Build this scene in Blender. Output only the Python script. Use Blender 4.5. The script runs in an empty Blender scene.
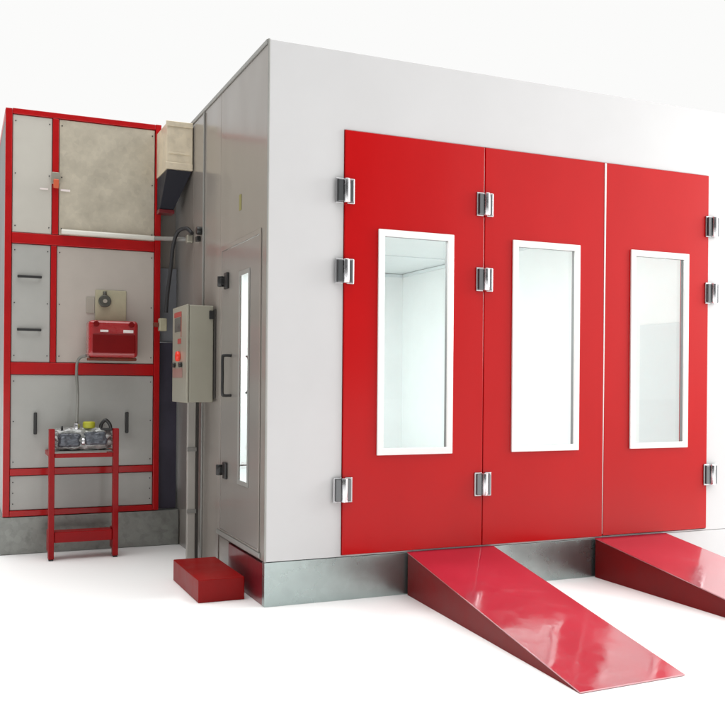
import bpy, bmesh, math, random
from mathutils import Vector, Matrix, noise
random.seed(7)
S = bpy.context.scene
C = S.collection
R = math.radians

# ------------------------------------------------------------------ materials
def sock(n, name, v):
    if name in n.inputs: n.inputs[name].default_value = v

def mat(name, col, rough=.5, metal=0., coat=0., coat_rough=.05, bump=0., bscale=4., var=0., vscale=3.,
        spangle=0., emit=None, stretch=None, dirt=0., spec=.5, fine=0.):
    m = bpy.data.materials.new(name); m.use_nodes = True
    nt = m.node_tree; nd = nt.nodes; lk = nt.links
    b = nd['Principled BSDF']
    c4 = (*col, 1)
    sock(b, 'Base Color', c4); sock(b, 'Roughness', rough); sock(b, 'Metallic', metal)
    sock(b, 'Coat Weight', coat); sock(b, 'Coat Roughness', coat_rough); sock(b, 'Specular IOR Level', spec)
    if emit: sock(b, 'Emission Color', (*emit[0], 1)); sock(b, 'Emission Strength', emit[1])
    tc = nd.new('ShaderNodeTexCoord')
    mp = nd.new('ShaderNodeMapping'); lk.new(tc.outputs['Object'], mp.inputs['Vector'])
    if stretch: mp.inputs['Scale'].default_value = stretch
    src = None
    if var:
        n = nd.new('ShaderNodeTexNoise'); n.inputs['Scale'].default_value = vscale
        n.inputs['Detail'].default_value = 5; n.inputs['Roughness'].default_value = .6
        lk.new(mp.outputs[0], n.inputs['Vector'])
        r = nd.new('ShaderNodeMapRange'); r.inputs['From Min'].default_value = .3; r.inputs['From Max'].default_value = .7
        r.inputs['To Min'].default_value = 1 - var; r.inputs['To Max'].default_value = 1 + var
        lk.new(n.outputs['Fac'], r.inputs['Value'])
        src = r.outputs[0]
        rr = nd.new('ShaderNodeMapRange'); rr.inputs['From Min'].default_value = .3; rr.inputs['From Max'].default_value = .7
        rr.inputs['To Min'].default_value = max(.02, rough*(1-var)); rr.inputs['To Max'].default_value = rough*(1+1.6*var)
        lk.new(n.outputs['Fac'], rr.inputs['Value']); lk.new(rr.outputs[0], b.inputs['Roughness'])
    if spangle:
        v = nd.new('ShaderNodeTexVoronoi'); v.inputs['Scale'].default_value = 28
        lk.new(tc.outputs['Object'], v.inputs['Vector'])
        bw = nd.new('ShaderNodeRGBToBW'); lk.new(v.outputs['Color'], bw.inputs[0])
        r2 = nd.new('ShaderNodeMapRange'); r2.inputs['To Min'].default_value = 1 - spangle; r2.inputs['To Max'].default_value = 1 + spangle
        lk.new(bw.outputs[0], r2.inputs['Value'])
        if src is None: src = r2.outputs[0]
        else:
            mm = nd.new('ShaderNodeMath'); mm.operation = 'MULTIPLY'
            lk.new(src, mm.inputs[0]); lk.new(r2.outputs[0], mm.inputs[1]); src = mm.outputs[0]
    if dirt:
        n3 = nd.new('ShaderNodeTexNoise'); n3.inputs['Scale'].default_value = 14; n3.inputs['Detail'].default_value = 8
        lk.new(tc.outputs['Object'], n3.inputs['Vector'])
        r3 = nd.new('ShaderNodeMapRange'); r3.inputs['From Min'].default_value = .52; r3.inputs['From Max'].default_value = .75
        r3.inputs['To Min'].default_value = 1; r3.inputs['To Max'].default_value = 1 - dirt
        lk.new(n3.outputs['Fac'], r3.inputs['Value'])
        if src is None: src = r3.outputs[0]
        else:
            mm = nd.new('ShaderNodeMath'); mm.operation = 'MULTIPLY'
            lk.new(src, mm.inputs[0]); lk.new(r3.outputs[0], mm.inputs[1]); src = mm.outputs[0]
    if src is not None:
        vm = nd.new('ShaderNodeVectorMath'); vm.operation = 'SCALE'; vm.inputs[0].default_value = col
        lk.new(src, vm.inputs['Scale']); lk.new(vm.outputs[0], b.inputs['Base Color'])
    last = None
    if bump:
        nb = nd.new('ShaderNodeTexNoise'); nb.inputs['Scale'].default_value = bscale; nb.inputs['Detail'].default_value = 2
        lk.new(mp.outputs[0], nb.inputs['Vector'])
        bp = nd.new('ShaderNodeBump'); bp.inputs['Distance'].default_value = bump; bp.inputs['Strength'].default_value = 1
        lk.new(nb.outputs['Fac'], bp.inputs['Height']); last = bp.outputs[0]
    if fine:
        nf = nd.new('ShaderNodeTexNoise'); nf.inputs['Scale'].default_value = 160; nf.inputs['Detail'].default_value = 2
        lk.new(tc.outputs['Object'], nf.inputs['Vector'])
        bf = nd.new('ShaderNodeBump'); bf.inputs['Distance'].default_value = fine; bf.inputs['Strength'].default_value = 1
        lk.new(nf.outputs['Fac'], bf.inputs['Height'])
        if last: lk.new(last, bf.inputs['Normal'])
        last = bf.outputs[0]
    if last:
        lk.new(last, b.inputs['Normal'])
        if coat: lk.new(last, b.inputs['Coat Normal'])
    return m

def glass_mat(name, tint):
    m = bpy.data.materials.new(name); m.use_nodes = True
    nt = m.node_tree; nd = nt.nodes; lk = nt.links
    nd.remove(nd['Principled BSDF']); out = nd['Material Output']
    t = nd.new('ShaderNodeBsdfTransparent'); t.inputs[0].default_value = (*tint, 1)
    g = nd.new('ShaderNodeBsdfGlossy'); g.inputs['Roughness'].default_value = .02
    f = nd.new('ShaderNodeFresnel'); f.inputs['IOR'].default_value = 1.5
    mx = nd.new('ShaderNodeMixShader')
    ge = nd.new('ShaderNodeNewGeometry'); inv = nd.new('ShaderNodeMath'); inv.operation = 'SUBTRACT'; inv.inputs[0].default_value = 1
    lk.new(ge.outputs['Backfacing'], inv.inputs[1])          # reflect at the outer face only
    mu = nd.new('ShaderNodeMath'); mu.operation = 'MULTIPLY'; lk.new(f.outputs[0], mu.inputs[0]); lk.new(inv.outputs[0], mu.inputs[1])
    lk.new(mu.outputs[0], mx.inputs[0]); lk.new(t.outputs[0], mx.inputs[1]); lk.new(g.outputs[0], mx.inputs[2])
    lk.new(mx.outputs[0], out.inputs['Surface'])
    return m

M = {
 'wall_white': mat('wall_white', (.545,.545,.548), .32, coat=.25, coat_rough=.12, bump=.004, bscale=.8, var=.025, vscale=1.2, fine=.00008),
 'side_grey_shaded': mat('side_grey_shaded', (.265,.238,.212), .30, coat=.55, coat_rough=.14, bump=.012, bscale=.9, var=.07, vscale=1.3, stretch=(1,1.6,.5), fine=.0001),  # panel grey darkened so the colour carries part of the side's shade
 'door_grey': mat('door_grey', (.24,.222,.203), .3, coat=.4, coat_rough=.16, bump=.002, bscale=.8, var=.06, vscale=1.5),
 'trim_grey': mat('trim_grey', (.34,.34,.32), .35, metal=.3, var=.08, vscale=3),
 'red_door': mat('red_door', (.42,.0008,.0018), .4, spec=.05, coat=.42, coat_rough=.18, bump=.010, bscale=.9, var=.05, vscale=1.5, stretch=(1,1,.5), fine=.00006),
 'red_ramp': mat('red_ramp', (.38,.012,.035), .35, spec=.4, coat=1., coat_rough=.08, bump=.0055, bscale=2.4, var=.10, vscale=2, fine=.00006),
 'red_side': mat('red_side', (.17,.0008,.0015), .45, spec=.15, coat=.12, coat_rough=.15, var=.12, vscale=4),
 'red_stand': mat('red_stand', (.30,.001,.003), .42, spec=.15, coat=.2, var=.12, vscale=5),
 'red_step': mat('red_step', (.24,.0006,.0008), .45, spec=.15, coat=.12, coat_rough=.15, bump=.004, bscale=3, var=.12, vscale=4),
 'red_frame': mat('red_frame', (.42,.0015,.003), .4, spec=.2, coat=.4, coat_rough=.12, var=.10, vscale=6),
 'red_base': mat('red_base', (.16,.006,.012), .35, coat=.5, coat_rough=.15, var=.15, vscale=5),
 'red_burner': mat('red_burner', (.38,.012,.015), .28, coat=1., coat_rough=.06, bump=.004, bscale=9, var=.08),
 'white_frame': mat('white_frame', (.80,.80,.79), .3, coat=.3),
 'gasket': mat('gasket', (.22,.225,.23), .6),
 'gasket_black': mat('gasket_black', (.03,.03,.03), .6),
 'gap_light': mat('gap_light', (.75,.70,.68), .5),
 'galv': mat('galv', (.40,.47,.46), .27, metal=.9, bump=.010, bscale=2.2, var=.09, vscale=2.2, spangle=.04),
 'galv_base': mat('galv_base', (.30,.31,.29), .36, metal=.7, bump=.012, bscale=3, var=.16, vscale=2.5, spangle=.10, dirt=.25),
 'gap_shade': mat('gap_shade', (.05,.045,.07), .4, metal=.2, var=.2, vscale=3, bump=.006, bscale=3),
 'panel_warm': mat('panel_warm', (.56,.51,.41), .36, metal=.25, bump=.010, bscale=5, var=.12, vscale=5.5, spangle=.06),
 'panel_mid': mat('panel_mid', (.47,.425,.38), .4, coat=.3, bump=.005, bscale=2, var=.06, vscale=2.5),
 'panel_cool': mat('panel_cool', (.42,.42,.395), .4, coat=.3, bump=.005, bscale=2, var=.06, vscale=2.5),
 'panel_top': mat('panel_top', (.54,.52,.465), .4, coat=.3, bump=.005, bscale=2, var=.05, vscale=2.5),
 'unit_side': mat('unit_side', (.17,.17,.165), .4, var=.08),
 'duct': mat('duct', (.82,.72,.55), .36, metal=.3, bump=.015, bscale=6, var=.1, vscale=6, dirt=.15),
 'duct_under_shade': mat('duct_under_shade', (.012,.013,.022), .6, var=.2),  # near-black colour paints the shade on the duct's underside
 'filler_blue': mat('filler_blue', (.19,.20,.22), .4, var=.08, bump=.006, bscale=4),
 'trunk_pale': mat('trunk_pale', (.40,.38,.35), .4, coat=.2, var=.06),
 'sticker': mat('sticker', (.24,.22,.07), .5),
 'chrome': mat('chrome', (.78,.78,.80), .26, metal=1., var=.1, vscale=20),
 'hinge_dark': mat('hinge_dark', (.16,.165,.17), .28, metal=1.),
 'hinge_light': mat('hinge_light', (.50,.50,.51), .32, metal=1.),
 'black': mat('black', (.015,.015,.015), .4, coat=.2),
 'rubber': mat('rubber', (.02,.02,.022), .55),
 'box_beige_shaded': mat('box_beige_shaded', (.32,.305,.245), .4, coat=.35, coat_rough=.15, bump=.004, bscale=3, var=.05, vscale=3),  # white box toned down to beige, its shade put into the colour
 'box_dark': mat('box_dark', (.05,.045,.04), .5),
 'lamp_red': mat('lamp_red', (.7,.02,.01), .2, emit=((1,.12,.06), .18)),
 'screen': mat('screen', (.10,.11,.10), .15, coat=.6),
 'decal_pink': mat('decal_pink', (.33,.19,.165), .45),
 'decal_red': mat('decal_red', (.38,.06,.05), .5),
 'plate_beige': mat('plate_beige', (.42,.39,.27), .45, var=.08, vscale=12),
 'plate_pale': mat('plate_pale', (.36,.33,.28), .45),
 'mark_white': mat('mark_white', (.80,.72,.70), .4),
 'gauge': mat('gauge', (.10,.10,.085), .3, metal=.4),
 'pipe_white': mat('pipe_white', (.72,.71,.64), .3, coat=.4),
 'pipe_grey': mat('pipe_grey', (.24,.235,.22), .38, coat=.2),
 'hose_grey': mat('hose_grey', (.20,.20,.18), .45, bump=.001, bscale=60),
 'wrap': mat('wrap', (.36,.37,.36), .22, metal=.15, coat=.6, coat_rough=.08, bump=.015, bscale=16, var=.25, vscale=11),
 'motor': mat('motor', (.11,.12,.14), .3, metal=.3, var=.3, vscale=10),
 'yellow': mat('yellow', (.42,.42,.03), .4),
 'orange': mat('orange', (.62,.12,.05), .4),
 'foil': mat('foil', (.45,.43,.36), .35, metal=.6),
 'interior_white': mat('interior_white', (.87,.90,.90), .35, var=.02),
 'interior_grey': mat('interior_grey', (.72,.77,.78), .4),
 'floor_int': mat('floor_int', (.62,.66,.67), .45),
 'tube_light': mat('tube_light', (.9,.9,.9), .4, emit=((.97,1,.99), 33)),
 'roof': mat('roof', (.45,.45,.44), .5, var=.05),
 'pane': glass_mat('pane', (.955,.98,.975)),
 'rust': mat('rust', (.18,.04,.02), .7, var=.3, vscale=20),
}

# ground: seamless white studio sweep
M['red_ramp'].node_tree.nodes['Principled BSDF'].inputs['Coat IOR'].default_value = 3.2
_nt = M['red_ramp'].node_tree                                     # uneven gloss of the painted steel deck
_n = _nt.nodes.new('ShaderNodeTexNoise'); _n.inputs['Scale'].default_value = 7; _n.inputs['Detail'].default_value = 7; _n.inputs['Roughness'].default_value = .65
_c = _nt.nodes.new('ShaderNodeTexCoord'); _nt.links.new(_c.outputs['Object'], _n.inputs['Vector'])
_m = _nt.nodes.new('ShaderNodeMapRange')
for k, v_ in (('From Min',.38),('From Max',.68),('To Min',.03),('To Max',.24)): _m.inputs[k].default_value = v_
_nt.links.new(_n.outputs['Fac'], _m.inputs['Value']); _nt.links.new(_m.outputs[0], _nt.nodes['Principled BSDF'].inputs['Coat Roughness'])
M['ground'] = mat('ground', (.93,.93,.925), .55, var=.006, vscale=.6, spec=.25)

# ------------------------------------------------------------------ mesh helpers
class MB:
    def __init__(s, m): s.bm = bmesh.new(); s.mats = [m]
    def mi(s, m):
        if m is None: return 0
        if m not in s.mats: s.mats.append(m)
        return s.mats.index(m)
    def _merge(s, b, m, smooth=False):
        i = s.mi(m)
        vm = {}
        for v in b.verts: vm[v] = s.bm.verts.new(v.co)
        for f in b.faces:
            try:
                nf = s.bm.faces.new([vm[v] for v in f.verts]); nf.material_index = i; nf.smooth = smooth or f.smooth
            except ValueError: pass
        b.free()
    def box(s, x0, x1, y0, y1, z0, z1, m=None, bev=.003, seg=2, mtx=None):
        b = bmesh.new(); bmesh.ops.create_cube(b, size=1)
        for v in b.verts:
            v.co = Vector(((x0+x1)/2 + v.co.x*(x1-x0), (y0+y1)/2 + v.co.y*(y1-y0), (z0+z1)/2 + v.co.z*(z1-z0)))
        if bev > 0:
            bev = min(bev, .45*min(x1-x0, y1-y0, z1-z0))
            bmesh.ops.bevel(b, geom=list(b.edges), offset=bev, segments=seg, affect='EDGES', profile=.5)
        if mtx is not None: bmesh.ops.transform(b, matrix=mtx, verts=b.verts)
        s._merge(b, m); return s
    def ring(s, o, h, d0, d1, plane='xz', m=None, bev=.002):
        # plate with a rectangular hole; o,h = (u0,u1,z0,z1); d0,d1 = depth range; plane xz or yz
        b = bmesh.new()
        def P(u, z, d): return (u, d, z) if plane == 'xz' else (d, u, z)
        def rect(r, d): return [b.verts.new(P(*q, d)) for q in ((r[0],r[2]),(r[1],r[2]),(r[1],r[3]),(r[0],r[3]))]
        A, B, Cc, D = rect(o, d0), rect(h, d0), rect(o, d1), rect(h, d1)
        for i in range(4):
            j = (i+1) % 4
            b.faces.new((A[i], A[j], B[j], B[i])); b.faces.new((Cc[j], Cc[i], D[i], D[j]))
            b.faces.new((A[j], A[i], Cc[i], Cc[j])); b.faces.new((B[i], B[j], D[j], D[i]))
        bmesh.ops.recalc_face_normals(b, faces=b.faces)
        if bev > 0:
            es = [e for e in b.edges if e.calc_face_angle(0) > .5]
            bmesh.ops.bevel(b, geom=es, offset=bev, segments=2, affect='EDGES', profile=.5)
        s._merge(b, m); return s
    def poly(s, verts, faces, m=None, bev=0):
        b = bmesh.new(); vs = [b.verts.new(v) for v in verts]
        for f in faces: b.faces.new([vs[i] for i in f])
        bmesh.ops.recalc_face_normals(b, faces=b.faces)
        if bev: bmesh.ops.bevel(b, geom=list(b.edges), offset=bev, segments=2, affect='EDGES', profile=.5)
        s._merge(b, m); return s
    def cyl(s, p, q, r, m=None, n=24, r2=None, bev=0):
        p = Vector(p); q = Vector(q); d = q-p; b = bmesh.new()
        bmesh.ops.create_cone(b, cap_ends=True, segments=n, radius1=r, radius2=r if r2 is None else r2, depth=d.length)
        if bev:
            es = [e for e in b.edges if e.calc_face_angle(0) > 1.]
            bmesh.ops.bevel(b, geom=es, offset=bev, segments=2, affect='EDGES', profile=.5)
        for f in b.faces: f.smooth = len(f.verts) == 4
        T = Matrix.Translation((p+q)/2) @ d.to_track_quat('Z', 'Y').to_matrix().to_4x4()
        bmesh.ops.transform(b, matrix=T, verts=b.verts); s._merge(b, m); return s
    def tube(s, pts, r, m=None, n=12, sub=6):
        P = [Vector(p) for p in pts]; Q = []
        for i in range(len(P)-1):                       # Catmull-Rom
            a = P[i-1] if i else 2*P[0]-P[1]; d = P[i+2] if i+2 < len(P) else 2*P[-1]-P[-2]
            for k in range(sub):
                t = k/sub; p1, p2 = P[i], P[i+1]
                Q.append(.5*((2*p1)+(p2-a)*t+(2*a-5*p1+4*p2-d)*t*t+(3*p1-a-3*p2+d)*t**3))
        Q.append(P[-1]); b = bmesh.new(); rings = []; up = None
        for i, q in enumerate(Q):
            t = (Q[min(i+1, len(Q)-1)]-Q[max(i-1, 0)]).normalized()
            if up is None: up = t.orthogonal().normalized()
            up = (up - t*up.dot(t)).normalized(); w = t.cross(up)
            rings.append([b.verts.new(q + r*(math.cos(2*math.pi*k/n)*up + math.sin(2*math.pi*k/n)*w)) for k in range(n)])
        for A, B in zip(rings, rings[1:]):
            for k in range(n): f = b.faces.new((A[k], A[(k+1)%n], B[(k+1)%n], B[k])); f.smooth = True
        b.faces.new(rings[0][::-1]); b.faces.new(rings[-1])
        bmesh.ops.recalc_face_normals(b, faces=b.faces); s._merge(b, m); return s
    def build(s, name, parent=None, loc=None, label=None):
        root = parent.get('_L') if parent else None
        L = Vector(root) if root else Vector(loc or (0,0,0))
        bmesh.ops.translate(s.bm, vec=-L, verts=s.bm.verts)
        me = bpy.data.meshes.new(name); s.bm.to_mesh(me); s.bm.free()
        for k in s.mats: me.materials.append(M[k])
        o = bpy.data.objects.new(name, me); C.objects.link(o)
        if parent: o.parent = parent
        else: o.location = L
        o['_L'] = list(L)
        if label: o['label'] = label
        return o
def thing(name, label, cat, loc, group=None):
    o = bpy.data.objects.new(name, None); C.objects.link(o); o.location = loc; o['_L'] = list(loc)
    o.empty_display_size = .1
    o['label'] = label; o['category'] = cat
    if group: o['group'] = group
    return o
def tag(o, label, cat, group=None):
    o['label'] = label; o['category'] = cat
    if group: o['group'] = group
    return o

# ------------------------------------------------------------------ ground
g = MB('ground'); g.poly([(-60,-60,0),(160,-60,0),(160,240,0),(-60,240,0)], [(0,1,2,3)])
go = g.build('ground'); go['kind'] = 'structure'

# ------------------------------------------------------------------ spray booth
W, H, LEN, BZ = 3.81, 3.3, 6.2, .262
booth = thing('spray_booth', 'large white paint spray booth with three tall red doors and shaded grey side wall', 'spray booth', (0,0,0))
DX = [(.480, 1.4495), (1.4545, 2.4015), (2.4095, 3.332)]
DZ0, DZ1 = .274, 2.828
MB('wall_white').ring((0.004, W, BZ+.001, H), (.477, 3.335, .272, 2.831), 0, .07, bev=.002).build('front_wall', booth)
MB('wall_white').box(2.965, W, .0, .07, 0, BZ-.002, bev=.002).build('kick_panel', booth)
MB('galv').box(.0, 2.962, .004, .05, .0, BZ-.003, bev=.002).build('base_skirt', booth)
MB('trim_grey').box(-.004, .008, -.004, .008, BZ, H+.004, bev=.003).build('corner_trim', booth)
b = MB('trim_grey'); b.box(-.008, .03, .014, LEN, H-.022, H+.006, bev=.003); 
b.build('top_trim', booth)
MB('roof').box(.031, W, .072, LEN, H-.05, H-.001, bev=.002).build('roof', booth)
MB('wall_white').box(W-.06, W-.002, .072, LEN, 0, H-.052, bev=.002).build('right_wall', booth)
MB('wall_white').box(.062, W-.062, LEN-.06, LEN-.002, 0, H-.052, bev=.002).build('back_wall', booth)
b = MB('interior_white')
b.box(3.70, 3.72, .10, 5.749, .30, 2.73, bev=0)
b.box(3.685, 3.6995, .12, 1.13, .30, 1.82, 'interior_grey', bev=.003)
b.box(3.685, 3.699, .1, 5.72, 2.69, 2.73, 'interior_grey', bev=0)
b.box(.10, 3.72, 5.75, 5.77, .30, 2.73, bev=0)
b.box(.12, 3.68, 5.735, 5.749, 2.69, 2.73, 'interior_grey', bev=0)
b.build('inner_wall', booth)
b = MB('interior_white'); b.box(.10, 3.70, .08, 5.76, 2.735, 2.76, bev=0)
b.box(.12, 3.66, 4.19, 4.205, 2.728, 2.7345, 'interior_grey', bev=0)
b.build('ceiling', booth)
b = MB('floor_int'); b.box(.08, 3.72, .08, 5.76, .25, .285, bev=0); b.build('booth_floor', booth)
for y in (.75, 1.75, 2.75, 3.75, 4.75):
    f = MB('white_frame').box(.35, 1.15, y-.22, y+.22, 2.705, 2.72, bev=.004).build('ceiling_light', booth)
    MB('tube_light').box(.38, 1.12, y-.19, y+.19, 2.62, 2.7045, bev=.006).build('diffuser', f)

# doors
def hinge(x, z, par):
    h = MB('hinge_light').box(x-.064, x-.012, -.022, -.013, z-.076, z+.076, bev=.004).box(x+.012, x+.060, -.022, -.013, z-.076, z+.076, bev=.004).build('hinge', par)
    MB('hinge_dark').box(x-.052, x-.014, -.034, -.0225, z-.068, z+.068, bev=.005).box(x+.022, x+.050, -.033, -.0225, z-.068, z+.068, bev=.005).build('hinge_plate', par)
    MB('chrome').cyl((x+.004, -.036, z-.072), (x+.004, -.036, z+.072), .019, bev=.004).build('hinge_pin', par)
WIN = [(.700, 1.223), (1.662, 2.194), (2.625, 3.141)]
WZ0, WZ1 = .868, 2.248
for i, ((x0, x1), (w0, w1)) in enumerate(zip(DX, WIN)):
    o = (x0, x1, DZ0 + (0, .0, .004)[i], DZ1)
    d = MB('red_door').ring(o, (w0+.02, w1-.02, WZ0+.02, WZ1-.02), -.012, .045, bev=.004).build('door', booth,
        label=['left red door hinged to the white jamb', 'middle red door', 'right red door next to the white jamb'][i])
    fw = .042
    MB('white_frame').ring((w0, w1, WZ0, WZ1), (w0+fw, w1-fw, WZ0+fw, WZ1-fw), -.026, -.0125, bev=.003).build('window_frame', d)
    MB('gasket').ring((w0+.0215, w1-.0215, WZ0+.0215, WZ1-.0215), (w0+fw-.001, w1-fw+.001, WZ0+fw-.001, WZ1-fw+.001), -.0118, .014, bev=.001).build('gasket', d)
    MB('pane').box(w0+.0225, w1-.0225, .0145, .0185, WZ0+.0225, WZ1-.0225, bev=0).build('window_pane', d)
    for z in (2.459, 1.978, .666):
        if i == 0: hinge(.480, z, d)
        if i == 0: hinge(1.452, z, d)
        if i == 2: hinge(3.362, z, d)
MB('gasket_black').box(1.40, 1.50, .046, .050, .29, 2.82, bev=0).box(.45, .50, .071, .075, .28, 2.82, bev=0).build('seam_strip', booth)  # added backing strips, keep interior light from showing through the seams
b = MB('gap_light')  # tapered pale strip, paints the interior light seen through the gap
b.poly([(2.4035,-.010,.29),(2.4060,-.010,.29),(2.4135,-.016,2.824),(2.3995,-.016,2.824),(2.4035,.05,.29),(2.4060,.05,.29),(2.4085,.05,2.824),(2.4025,.05,2.824)],
       [(0,1,2,3),(4,5,6,7),(0,1,5,4),(1,2,6,5),(2,3,7,6),(3,0,4,7)])
b.build('seam_strip', booth)
MB('gasket_black').box(2.37, 2.44, .0505, .054, .29, 2.82, bev=0).build('seam_strip', booth)  # added backing behind the gap, blocks interior light

# side wall: panels with joints, service door opening y .14 .. 1.00
SD = (.135, .985, .315, 2.19)
b = MB('side_grey_shaded')
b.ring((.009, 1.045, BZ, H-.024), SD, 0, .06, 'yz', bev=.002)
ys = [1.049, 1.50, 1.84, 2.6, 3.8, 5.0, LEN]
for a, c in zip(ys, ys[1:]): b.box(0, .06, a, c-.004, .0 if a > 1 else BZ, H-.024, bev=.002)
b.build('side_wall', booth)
MB('trim_grey').box(-.012, -.001, 1.492, 1.512, .02, H-.03, bev=.003).build('joint_strip', booth)
MB('red_base').box(.002, .05, .012, .79, .0, BZ-.016, bev=.003).build('side_base', booth)  # red painted in for the step's reflection on the galvanised skirt
MB('side_grey_shaded').box(.006, .05, .80, 1.045, .0, BZ-.004, bev=.003).build('base_panel', booth)
MB('trim_grey').box(-.012, -.001, .08, 1.06, BZ+.012, BZ+.040, bev=.003).build('door_sill', booth)
MB('side_grey_shaded').ring((.105, 1.015, .305, 2.22), SD, -.007, -.001, 'yz', bev=.002).build('door_frame', booth)
SW = (.325, .565, .66, 2.01)
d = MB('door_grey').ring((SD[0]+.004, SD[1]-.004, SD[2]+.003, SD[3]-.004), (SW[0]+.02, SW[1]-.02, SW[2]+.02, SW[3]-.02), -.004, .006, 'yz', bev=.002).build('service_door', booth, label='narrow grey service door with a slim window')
MB('trim_grey').ring(SW, (SW[0]+.03, SW[1]-.03, SW[2]+.03, SW[3]-.03), -.009, -.0045, 'yz', bev=.003).build('window_frame', d)
MB('pane').box(-.001, .003, SW[0]+.021, SW[1]-.021, SW[2]+.021, SW[3]-.021, bev=0).build('window_pane', d)
for yy, sc in ((.735, 1.),):
    MB('black').tube([(-.004,yy,1.22),(-.05,yy,1.22),(-.062,yy,1.235),(-.062,yy,1.35),(-.062,yy,1.465),(-.05,yy,1.48),(-.004,yy,1.48)], .010).build('handle', d)
MB('black').tube([(.004,.43,1.24),(.014,.43,1.245),(.022,.43,1.27),(.026,.43,1.355),(.022,.43,1.44),(.014,.43,1.465),(.004,.43,1.47)], .006).build('inner_handle', d)
for z in (1.978, .72):
    b = MB('black'); b.box(-.022, -.0045, .80, .875, z-.055, z+.055, bev=.006); b.cyl((-.034,.905,z-.035),(-.034,.905,z+.035), .022, bev=.004)
    b.box(-.045, -.008, .87, .935, z-.022, z+.022, bev=.006); b.build('hinge', d)
MB('sticker').box(-.003, -.0005, .54, .585, 2.40, 2.50, bev=0).build('sticker', booth)

# ------------------------------------------------------------------ heating unit
U = thing('heating_unit', 'tall grey heat exchanger unit with red frame standing left of the booth', 'heating unit', (-.75, 2.25, 0))
X0, X1, Y, D = -1.325, -.168, 2.25, 1.5
MB('unit_side').box(X0+.004, X1-.004, Y+.03, Y+D, .285, 3.335, bev=.004).build('casing', U)
b = MB('red_frame')
def rail(x0, x1, z0, z1, y=0.): b.box(x0, x1, Y-.008-y, Y+.028, z0, z1, bev=.004)
rail(X0, X0+.048, .285, 3.34); rail(X1-.046, X1, .285, 3.345)
rail(X0+.049, X1-.047, 3.302, 3.343)
rail(X0+.049, X1-.047, 2.335, 2.415); rail(X0+.049, X1-.047, 1.352, 1.442)
rail(X0+.049, X1-.047, .592, .642); rail(X0+.049, X1-.047, .285, .328)
rail(-.990, -.945, 2.417, 3.300); rail(-.996, -.955, 1.444, 2.333)
for x in (X0-.001, ): b.box(x, x+.03, Y+.03, Y+D, 3.30, 3.341, bev=.004)
b.build('frame', U)
def panel(x0, x1, z0, z1, m):
    p = MB(m).box(x0+.003, x1-.003, Y+.004, Y+.024, z0+.003, z1-.003, bev=.003).build('panel', U)
    for x in (x0+.022, x1-.022):
        for z in (z0+.05, (z0+z1)/2, z1-.05): MB('black').cyl((x, Y+.0035, z), (x, Y-.003, z), .0045, n=10).build('screw', p)
    return p
panel(X0+.049, -.991, 2.416, 3.301, 'panel_top'); panel(-.944, X1-.047, 2.416, 3.301, 'panel_warm')
pl = panel(X0+.049, -.997, 1.443, 2.334, 'panel_cool'); panel(-.954, X1-.047, 1.443, 2.334, 'panel_mid')
pb = panel(X0+.049, X1-.047, .643, 1.351, 'panel_cool'); panel(X0+.049, X1-.047, .329, .591, 'panel_cool')
def grip(x0, x1, z0, z1, par):
    h = MB('black'); h.box(x0, x1, Y-.03, Y-.016, z0, z1, bev=.005)
    if x1-x0 > z1-z0:
        for x in (x0+.012, x1-.012): h.box(x-.01, x+.01, Y-.017, Y+.003, (z0+z1)/2-.008, (z0+z1)/2+.008, bev=.002)
    else:
        for z in (z0+.012, z1-.012): h.box((x0+x1)/2-.008, (x0+x1)/2+.008, Y-.017, Y+.003, z-.01, z+.01, bev=.002)
    h.build('handle', par)
grip(-1.235, -1.062, 2.075, 2.096, pl); grip(-1.235, -1.062, 1.677, 1.698, pl)
grip(-1.112, -1.088, .90, 1.065, pb); grip(-.434, -.410, .90, 1.065, pb)
MB('galv_base').box(-1.345, -.004, Y-.004, Y+D, .002, .280, bev=.004).build('base', U)
f = MB('gap_shade').box(X1+.003, -.016, Y+.06, Y+.10, .284, 1.62, bev=.004).build('filler_panel', U)  # dark sheet put in for the shade of the gap
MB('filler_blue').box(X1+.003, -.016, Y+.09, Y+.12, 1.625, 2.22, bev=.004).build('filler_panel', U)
MB('side_grey_shaded').box(X1+.003, -.016, Y+.14, Y+.17, 2.225, 3.25, bev=.004).build('filler_panel', U)  # added plate, blocks bright reflections in the upper gap
l = MB('foil').box(-.998, -.935, Y-.016, Y-.009, 2.80, 2.89, bev=.003).build('latch', U)
MB('orange').box(-.985, -.945, Y-.040, Y-.017, 2.765, 2.835, bev=.008).build('latch_handle', l)
MB('mark_white').box(-1.08, -1.02, Y-.004, Y+.003, 2.752, 2.764, bev=0).build('latch_mark', l)
MB('mark_white').box(-.93, -.86, Y-.004, Y+.003, 2.752, 2.768, bev=0).build('latch_mark', l)

# gauge plate + burner
gp = MB('plate_beige').box(-.668, -.432, Y-.010, Y+.002, 1.775, 2.012, bev=.004).box(-.735, -.672, Y-.006, Y+.002, 1.83, 1.955, 'plate_pale', bev=.003).build('gauge_plate', U)
MB('gauge').cyl((-.598, Y-.011, 1.925), (-.598, Y-.035, 1.925), .048, bev=.006).cyl((-.598, Y-.035, 1.925), (-.598, Y-.042, 1.925), .016, 'plate_pale').cyl((-.598,Y-.02,1.97),(-.598,Y-.02,2.0), .014).build('gauge', gp)
B = thing('burner', 'red burner with rounded cover mounted on the heating unit panel', 'burner', (-.56, 2.13, 1.47))
MB('red_burner').box(-.742, -.375, 2.02, 2.20, 1.485, 1.765, bev=.03, seg=4).build('cover', B)
MB('red_side').box(-.72, -.395, 2.202, 2.245, 1.50, 1.75, bev=.006).build('flange', B)
b = MB('red_side'); b.box(-.715, -.40, 2.005, 2.019, 1.52, 1.66, bev=.006); b.build('front_plate', B)
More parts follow.
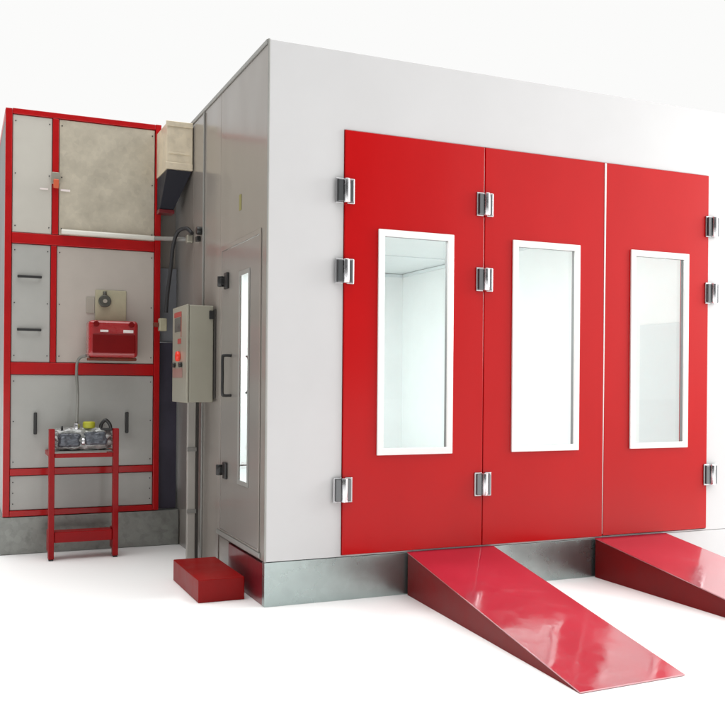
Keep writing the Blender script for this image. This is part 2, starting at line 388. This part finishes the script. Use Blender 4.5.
MB('rust').box(-.735, -.38, 2.06, 2.19, 1.462, 1.484, bev=.006).build('lower_tray', B)
MB('mark_white').box(-.49, -.415, 2.012, 2.0195, 1.672, 1.695, bev=.002).build('white_plate', B)  # small white plates on the burner front
MB('mark_white').box(-.66, -.60, 2.012, 2.0195, 1.676, 1.692, bev=.002).build('white_plate', B)
for x in (-.69, -.43): MB('red_side').cyl((x, 2.0195, 1.735), (x, 2.0, 1.735), .022, n=16, bev=.003).build('knob', B)
tag(MB('hose_grey').tube([(-.745,2.12,1.50),(-.80,2.14,1.47),(-.812,2.16,1.38),(-.808,2.12,1.2),(-.822,2.02,1.08),(-.83,1.97,.99)], .011).build('fuel_hose', loc=(-.83,1.97,.99)),
    'thin grey hose hanging from the red burner to the wrapped valve', 'hose')

# stand
T = thing('step_stand', 'red steel stand with one low tread and a shelf before the heating unit', 'stand', (-.77, 1.95, 0))
for x in (-1.010, -.556):
    w = .020
    MB('red_stand').box(x-w, x+w, 1.88, 1.945, .012, .955, bev=.004).build('leg', T)
    MB('rubber').box(x-.016, x+.016, 1.886, 1.935, .0, .0115, bev=.002).build('foot', T)
    MB('red_stand').box(x-w-.002, x+w+.002, 1.946, 2.02, .060, .215, bev=.004).build('side_plate', T)
    MB('red_stand').box(x-w+.002, x+w-.002, 1.946, 2.237, .75, .785, bev=.004).build('bracket', T)
MB('red_stand').box(-.989, -.577, 1.885, 1.920, .745, .776, bev=.004).build('crossbar', T)
MB('red_stand').box(-.989, -.577, 1.89, 2.02, .128, .205, bev=.006).build('tread', T)
MB('galv_base').box(-.985, -.58, 1.925, 2.16, .784, .792, bev=.002).build('shelf', T)

# wrapped valve
V = thing('valve_assembly', 'grey valve assembly in crumpled clear plastic on the red stand', 'valve', (-.78, 2.0, .793))
def blob(sx, sy, sz, c, amp, fr, m, seed, name, par, e=5.):
    bm = bmesh.new(); bmesh.ops.create_icosphere(bm, subdivisions=5, radius=1)
    for v in bm.verts:
        p = v.co.normalized(); k = (abs(p.x)**e+abs(p.y)**e+abs(p.z)**e)**(-1/e); q = p*k
        n_ = noise.turbulence(p*fr+Vector((seed,0,0)), 3, True)
        q = q*(1+amp*(n_-.5)); v.co = Vector((c[0]+q.x*sx, c[1]+q.y*sy, max(c[2]+q.z*sz, .793)))
    for f in bm.faces: f.smooth = True
    o = MB(m); o._merge(bm, m, True); return o.build(name, par)
wr = blob(.205, .10, .083, (-.785, 2.02, .875), .28, 3.2, 'wrap', 3, 'plastic_wrap', V)
blob(.078, .06, .052, (-.885, 1.962, .872), .22, 1.6, 'motor', 9, 'valve_body', V, 7.)
blob(.080, .06, .050, (-.700, 1.962, .880), .22, 1.6, 'motor', 21, 'valve_body', V, 7.)
MB('chrome').cyl((-.80, 1.93, .86), (-.775, 1.93, .86), .028, bev=.004).build('coupling', V)
MB('yellow').cyl((-.742, 1.97, .955), (-.742, 1.97, 1.005), .045, bev=.01).build('cap', V)
k = MB('black'); k.tube([(-.66,1.95,.945),(-.655,1.95,.985),(-.625,1.95,1.015),(-.595,1.95,.985),(-.585,1.95,.945)], .013); k.box(-.672,-.574,1.935,1.965,.935,.957,bev=.006); k.build('lever', V)
MB('chrome').cyl((-.83,1.97,.93),(-.83,1.97,.99),.022,bev=.004).cyl((-.86,1.97,.94),(-.80,1.97,.94),.014).build('fitting', V)
MB('black').cyl((-.935,1.95,.93),(-.935,1.95,.975),.008).build('stem', V)

# ------------------------------------------------------------------ duct, pipe, cable
Dt = thing('air_duct', 'short beige sheet metal air duct bridging the heating unit and the booth', 'duct', (-.1, 2.3, 2.9))
b = MB('duct'); b.box(-.205, -.008, 1.85, 2.243, 2.915, 3.268, bev=.004); b.build('duct_body', Dt)
MB('duct').box(-.214, -.0085, 1.840, 1.8495, 2.915, 2.965, bev=.003).build('flange', Dt)
MB('duct').box(-.214, -.0085, 1.840, 1.8495, 3.238, 3.276, bev=.003).build('flange', Dt)
MB('duct').box(-.19, -.03, 1.843, 1.8495, 3.03, 3.042, bev=.002).build('stiffener', Dt)
b = MB('duct_under_shade'); b.poly([(-.20,1.865,2.912),(-.012,1.865,2.912),(-.012,2.24,2.912),(-.20,2.24,2.912),(-.20,2.13,2.66),(-.09,2.13,2.66),(-.09,2.24,2.66),(-.20,2.24,2.66)],
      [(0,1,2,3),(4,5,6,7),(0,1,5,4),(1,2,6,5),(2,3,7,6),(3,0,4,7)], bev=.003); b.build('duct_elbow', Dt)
b = MB('red_base'); b.box(-.206,-.085,2.124,2.244,2.628,2.657,bev=.003); b.build('elbow_flange', Dt)
P_ = thing('crossing_pipe', 'white horizontal pipe crossing the unit front to the booth wall', 'pipe', (-.5, 2.18, 2.40))
MB('pipe_white').cyl((-.925, 2.215, 2.440), (-.225, 2.205, 2.436), .019, bev=.003).build('white_tube', P_)
MB('pipe_grey').cyl((-.224, 2.205, 2.436), (-.006, 1.87, 2.395), .017, bev=.003).build('grey_tube', P_)
MB('foil').box(-.05, -.004, 1.83, 1.89, 2.365, 2.425, bev=.008).build('wall_bracket', P_)
b = MB('black'); b.cyl((-.001,1.56,2.415),(-.045,1.56,2.415),.030,bev=.006); b.box(-.03,-.001,1.60,1.66,2.345,2.385,bev=.006)
kn = b.build('cable_gland', loc=(0,1.56,2.38)); tag(kn, 'small black round fitting on the grey booth wall beside the pipe', 'fitting')
tag(MB('rubber').tube([(-.02,1.80,2.43),(-.05,1.86,2.475),(-.10,1.93,2.455),(-.125,1.98,2.35),(-.135,2.0,2.2),(-.155,2.02,2.0),(-.165,2.03,1.84)], .015).build('hanging_cable', loc=(-.165,2.03,1.84)),
    'thick black cable hanging in the gap between unit and booth', 'cable')
J = MB('plate_beige').box(-.205,-.145,2.08,2.14,1.70,1.80,bev=.008).box(-.245,-.206,2.09,2.13,1.73,1.765,'rust',bev=.006).build('cable_socket', loc=(-.17,2.12,1.70))
tag(J, 'small beige cable socket at the lower end of the black cable', 'socket')

# ------------------------------------------------------------------ control box
K = thing('control_box', 'white electrical control box in shaded beige with red lamp on the booth side wall', 'control box', (-.1, 1.36, 1.16))
MB('box_beige_shaded').box(-.186, -.016, 1.148, 1.60, 1.165, 1.835, bev=.008, seg=3).build('housing', K)
MB('box_dark').box(-.0155, -.001, 1.17, 1.58, 1.19, 1.81, bev=.002).box(-.015,.0-.001,1.135,1.1475,1.19,1.81,bev=.002).build('mounting_plate', K)
dd = MB('box_beige_shaded').box(-.204, -.187, 1.146, 1.602, 1.160, 1.840, bev=.006, seg=3).build('door', K)
MB('screen').box(-.2075, -.2045, 1.33, 1.52, 1.66, 1.76, bev=.002).build('display', dd)
MB('decal_red').box(-.2065, -.2045, 1.31, 1.54, 1.765, 1.80, bev=0).box(-.2065, -.2045, 1.32, 1.42, 1.575, 1.61, bev=0).box(-.2065,-.2045,1.31,1.32,1.62,1.765,bev=0).build('legend_strip', dd)
MB('decal_pink').box(-.2062, -.2045, 1.27, 1.58, 1.335, 1.40, bev=0).build('legend_strip', dd)
MB('lamp_red').cyl((-.2045,1.36,1.485),(-.232,1.36,1.485),.036,bev=.008).build('indicator_lamp', dd)
for y in (1.29, 1.50): MB('black').cyl((-.2045,y,1.425),(-.228,y,1.425),.018,n=16,bev=.004).build('switch', dd)
MB('black').box(-.05,-.015,1.132,1.147,1.74,1.80,bev=.004).build('lock', K)
Cd = thing('wall_conduit', 'pale grey conduit running from the control box down to the ground', 'conduit', (-.06, 1.55, 0))
MB('trunk_pale').box(-.105,-.045,1.52,1.56,.004,1.162,bev=.006).build('cable_duct', Cd)
MB('box_dark').box(-.0445,-.022,1.525,1.545,.004,1.162,bev=.004).build('dark_cable', Cd)
for z in (.35, .80): MB('pipe_grey').box(-.110,-.040,1.512,1.5195,z,z+.03,bev=.003).build('clamp', Cd)

# ------------------------------------------------------------------ step block
Sx = thing('step_block', 'low red steel step block beneath the service door', 'step', (-.19,.58,0))
MB('red_step').box(-.330,-.048,.242,.93,.0,.137,bev=.005).build('body', Sx)

# ------------------------------------------------------------------ ramps
def ramp(name, label, x0, x1, t0, t1, ty0, ty1):
    Rr = thing(name, label, 'ramp', ((x0+x1)/2, -1, 0), 'red loading ramps in front of the doors')
    zt, th = .266, .006
    V_ = [(x0,-.016,zt),(x1,-.016,zt),(t1,ty1,.008),(t0,ty0,.008)]
    top = MB('red_ramp'); n = 1
    top.poly(V_+[(x,y,z-th) for x,y,z in V_], [(0,1,2,3),(4,5,6,7),(0,1,5,4),(1,2,6,5),(2,3,7,6),(3,0,4,7)], bev=.0015)
    top.build('deck', Rr)
    for s, xa, xt, ty in ((1, x0, t0, ty0), (-1, x1, t1, ty1)):
        i = .006*s
        A = [(xa+i,-.018,.0),(xa+i,-.018,zt-th-.002),(xt+i,ty+.02,.0025),(xt+i,ty+.03,.0)]
        Bq = [(x+.006*s,y,z) for x,y,z in A]
        MB('red_side').poly(A+Bq, [(0,1,2,3),(4,5,6,7),(0,1,5,4),(1,2,6,5),(2,3,7,6),(3,0,4,7)]).build('side_plate', Rr)  # darker red than the deck, shade of the sides put into colour
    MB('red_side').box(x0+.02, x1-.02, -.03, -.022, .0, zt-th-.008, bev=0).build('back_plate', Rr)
    return Rr
ramp('ramp', 'red sloping ramp under the left and middle doors, wholly in view', .912, 1.535, .782, 1.374, -1.925, -1.905)
ramp('ramp', 'red sloping ramp under the right door, cut off by the photo edge', 2.337, 2.955, 2.330, 2.945, -1.93, -1.93)

# ------------------------------------------------------------------ world: added surround, brightness shaped to light the booth
w = bpy.data.worlds.new('World'); S.world = w; w.use_nodes = True
nt = w.node_tree; nd = nt.nodes; lk = nt.links; nd.clear()
out = nd.new('ShaderNodeOutputWorld'); bg = nd.new('ShaderNodeBackground'); lk.new(bg.outputs[0], out.inputs[0])
tc = nd.new('ShaderNodeTexCoord'); sp = nd.new('ShaderNodeSeparateXYZ'); lk.new(tc.outputs['Generated'], sp.inputs[0])
def rng(src, a, b_, lo, hi):
    n = nd.new('ShaderNodeMapRange'); n.interpolation_type = 'SMOOTHSTEP'
    for k, v in (('From Min',a),('From Max',b_),('To Min',lo),('To Max',hi)): n.inputs[k].default_value = v
    lk.new(src, n.inputs['Value']); return n.outputs[0]
def math_(op, a, b_):
    n = nd.new('ShaderNodeMath'); n.operation = op
    for k, v in ((0,a),(1,b_)):
        if isinstance(v, (int,float)): n.inputs[k].default_value = v
        else: lk.new(v, n.inputs[k])
    return n.outputs[0]
LEFT, FRONT_LO, FRONT_HI, TOP = .27, .16, 1.9, 3.0
left = rng(sp.outputs['X'], -.55, -.10, LEFT, 1.)                   # added dark side out of view, shades the side wall
front = rng(sp.outputs['X'], .38, .56, FRONT_LO, FRONT_HI)          # brighter towards the right, in front of the doors
isf = rng(sp.outputs['Y'], -.30, .0, 1., 0.)
fmix = math_('ADD', math_('MULTIPLY', isf, front), math_('SUBTRACT', 1., isf))
v = math_('MULTIPLY', left, fmix)
v = math_('MULTIPLY', v, .965)
topw = rng(sp.outputs['Z'], .55, .9, 0., 1.)
v = math_('ADD', math_('MULTIPLY', v, math_('SUBTRACT', 1., topw)), math_('MULTIPLY', topw, TOP))
cb = nd.new('ShaderNodeCombineColor'); cb.mode = 'RGB'
lk.new(v, cb.inputs[0]); lk.new(v, cb.inputs[1]); lk.new(math_('MULTIPLY', v, .992), cb.inputs[2])
lk.new(cb.outputs[0], bg.inputs['Color']); bg.inputs['Strength'].default_value = 1.

def area(name, loc, target, sx, sy, power, col=(1,1,1)):
    l = bpy.data.lights.new(name, 'AREA'); l.shape = 'RECTANGLE'; l.size = sx; l.size_y = sy; l.energy = power; l.color = col
    o = bpy.data.objects.new(name, l); C.objects.link(o); o.location = loc
    o.rotation_euler = (Vector(target)-Vector(loc)).to_track_quat('-Z', 'Y').to_euler(); return o
area('added_fill', (7.0,-1.5,2.9), (3.2,0,1.7), 1.4, 2.6, 230, (1,.99,.98))  # added lamp, brightens the front wall towards its right end

# ------------------------------------------------------------------ camera
cam = bpy.data.cameras.new('camera'); co = bpy.data.objects.new('camera', cam); C.objects.link(co); S.camera = co
cam.sensor_width = 36; cam.sensor_fit = 'HORIZONTAL'; cam.lens = 36*923.06/725; cam.shift_y = (382.54-360)/725
cam.clip_start = .05; cam.clip_end = 1000
co.matrix_world = Matrix.Translation((-1.64168,-5.12636,1.31124)) @ Matrix.Rotation(-.41386,4,'Z') @ Matrix.Rotation(R(90),4,'X') @ Matrix.Rotation(.00833,4,'Z')

S.view_settings.view_transform = 'Standard'; S.view_settings.look = 'None'; S.view_settings.exposure = 0; S.view_settings.gamma = 1
S.cycles.caustics_reflective = False; S.cycles.caustics_refractive = False; S.cycles.blur_glossy = 1.; S.cycles.max_bounces = 10; S.cycles.transparent_max_bounces = 12; S.cycles.sample_clamp_indirect = 6
for o in C.objects:
    if '_L' in o: del o['_L']
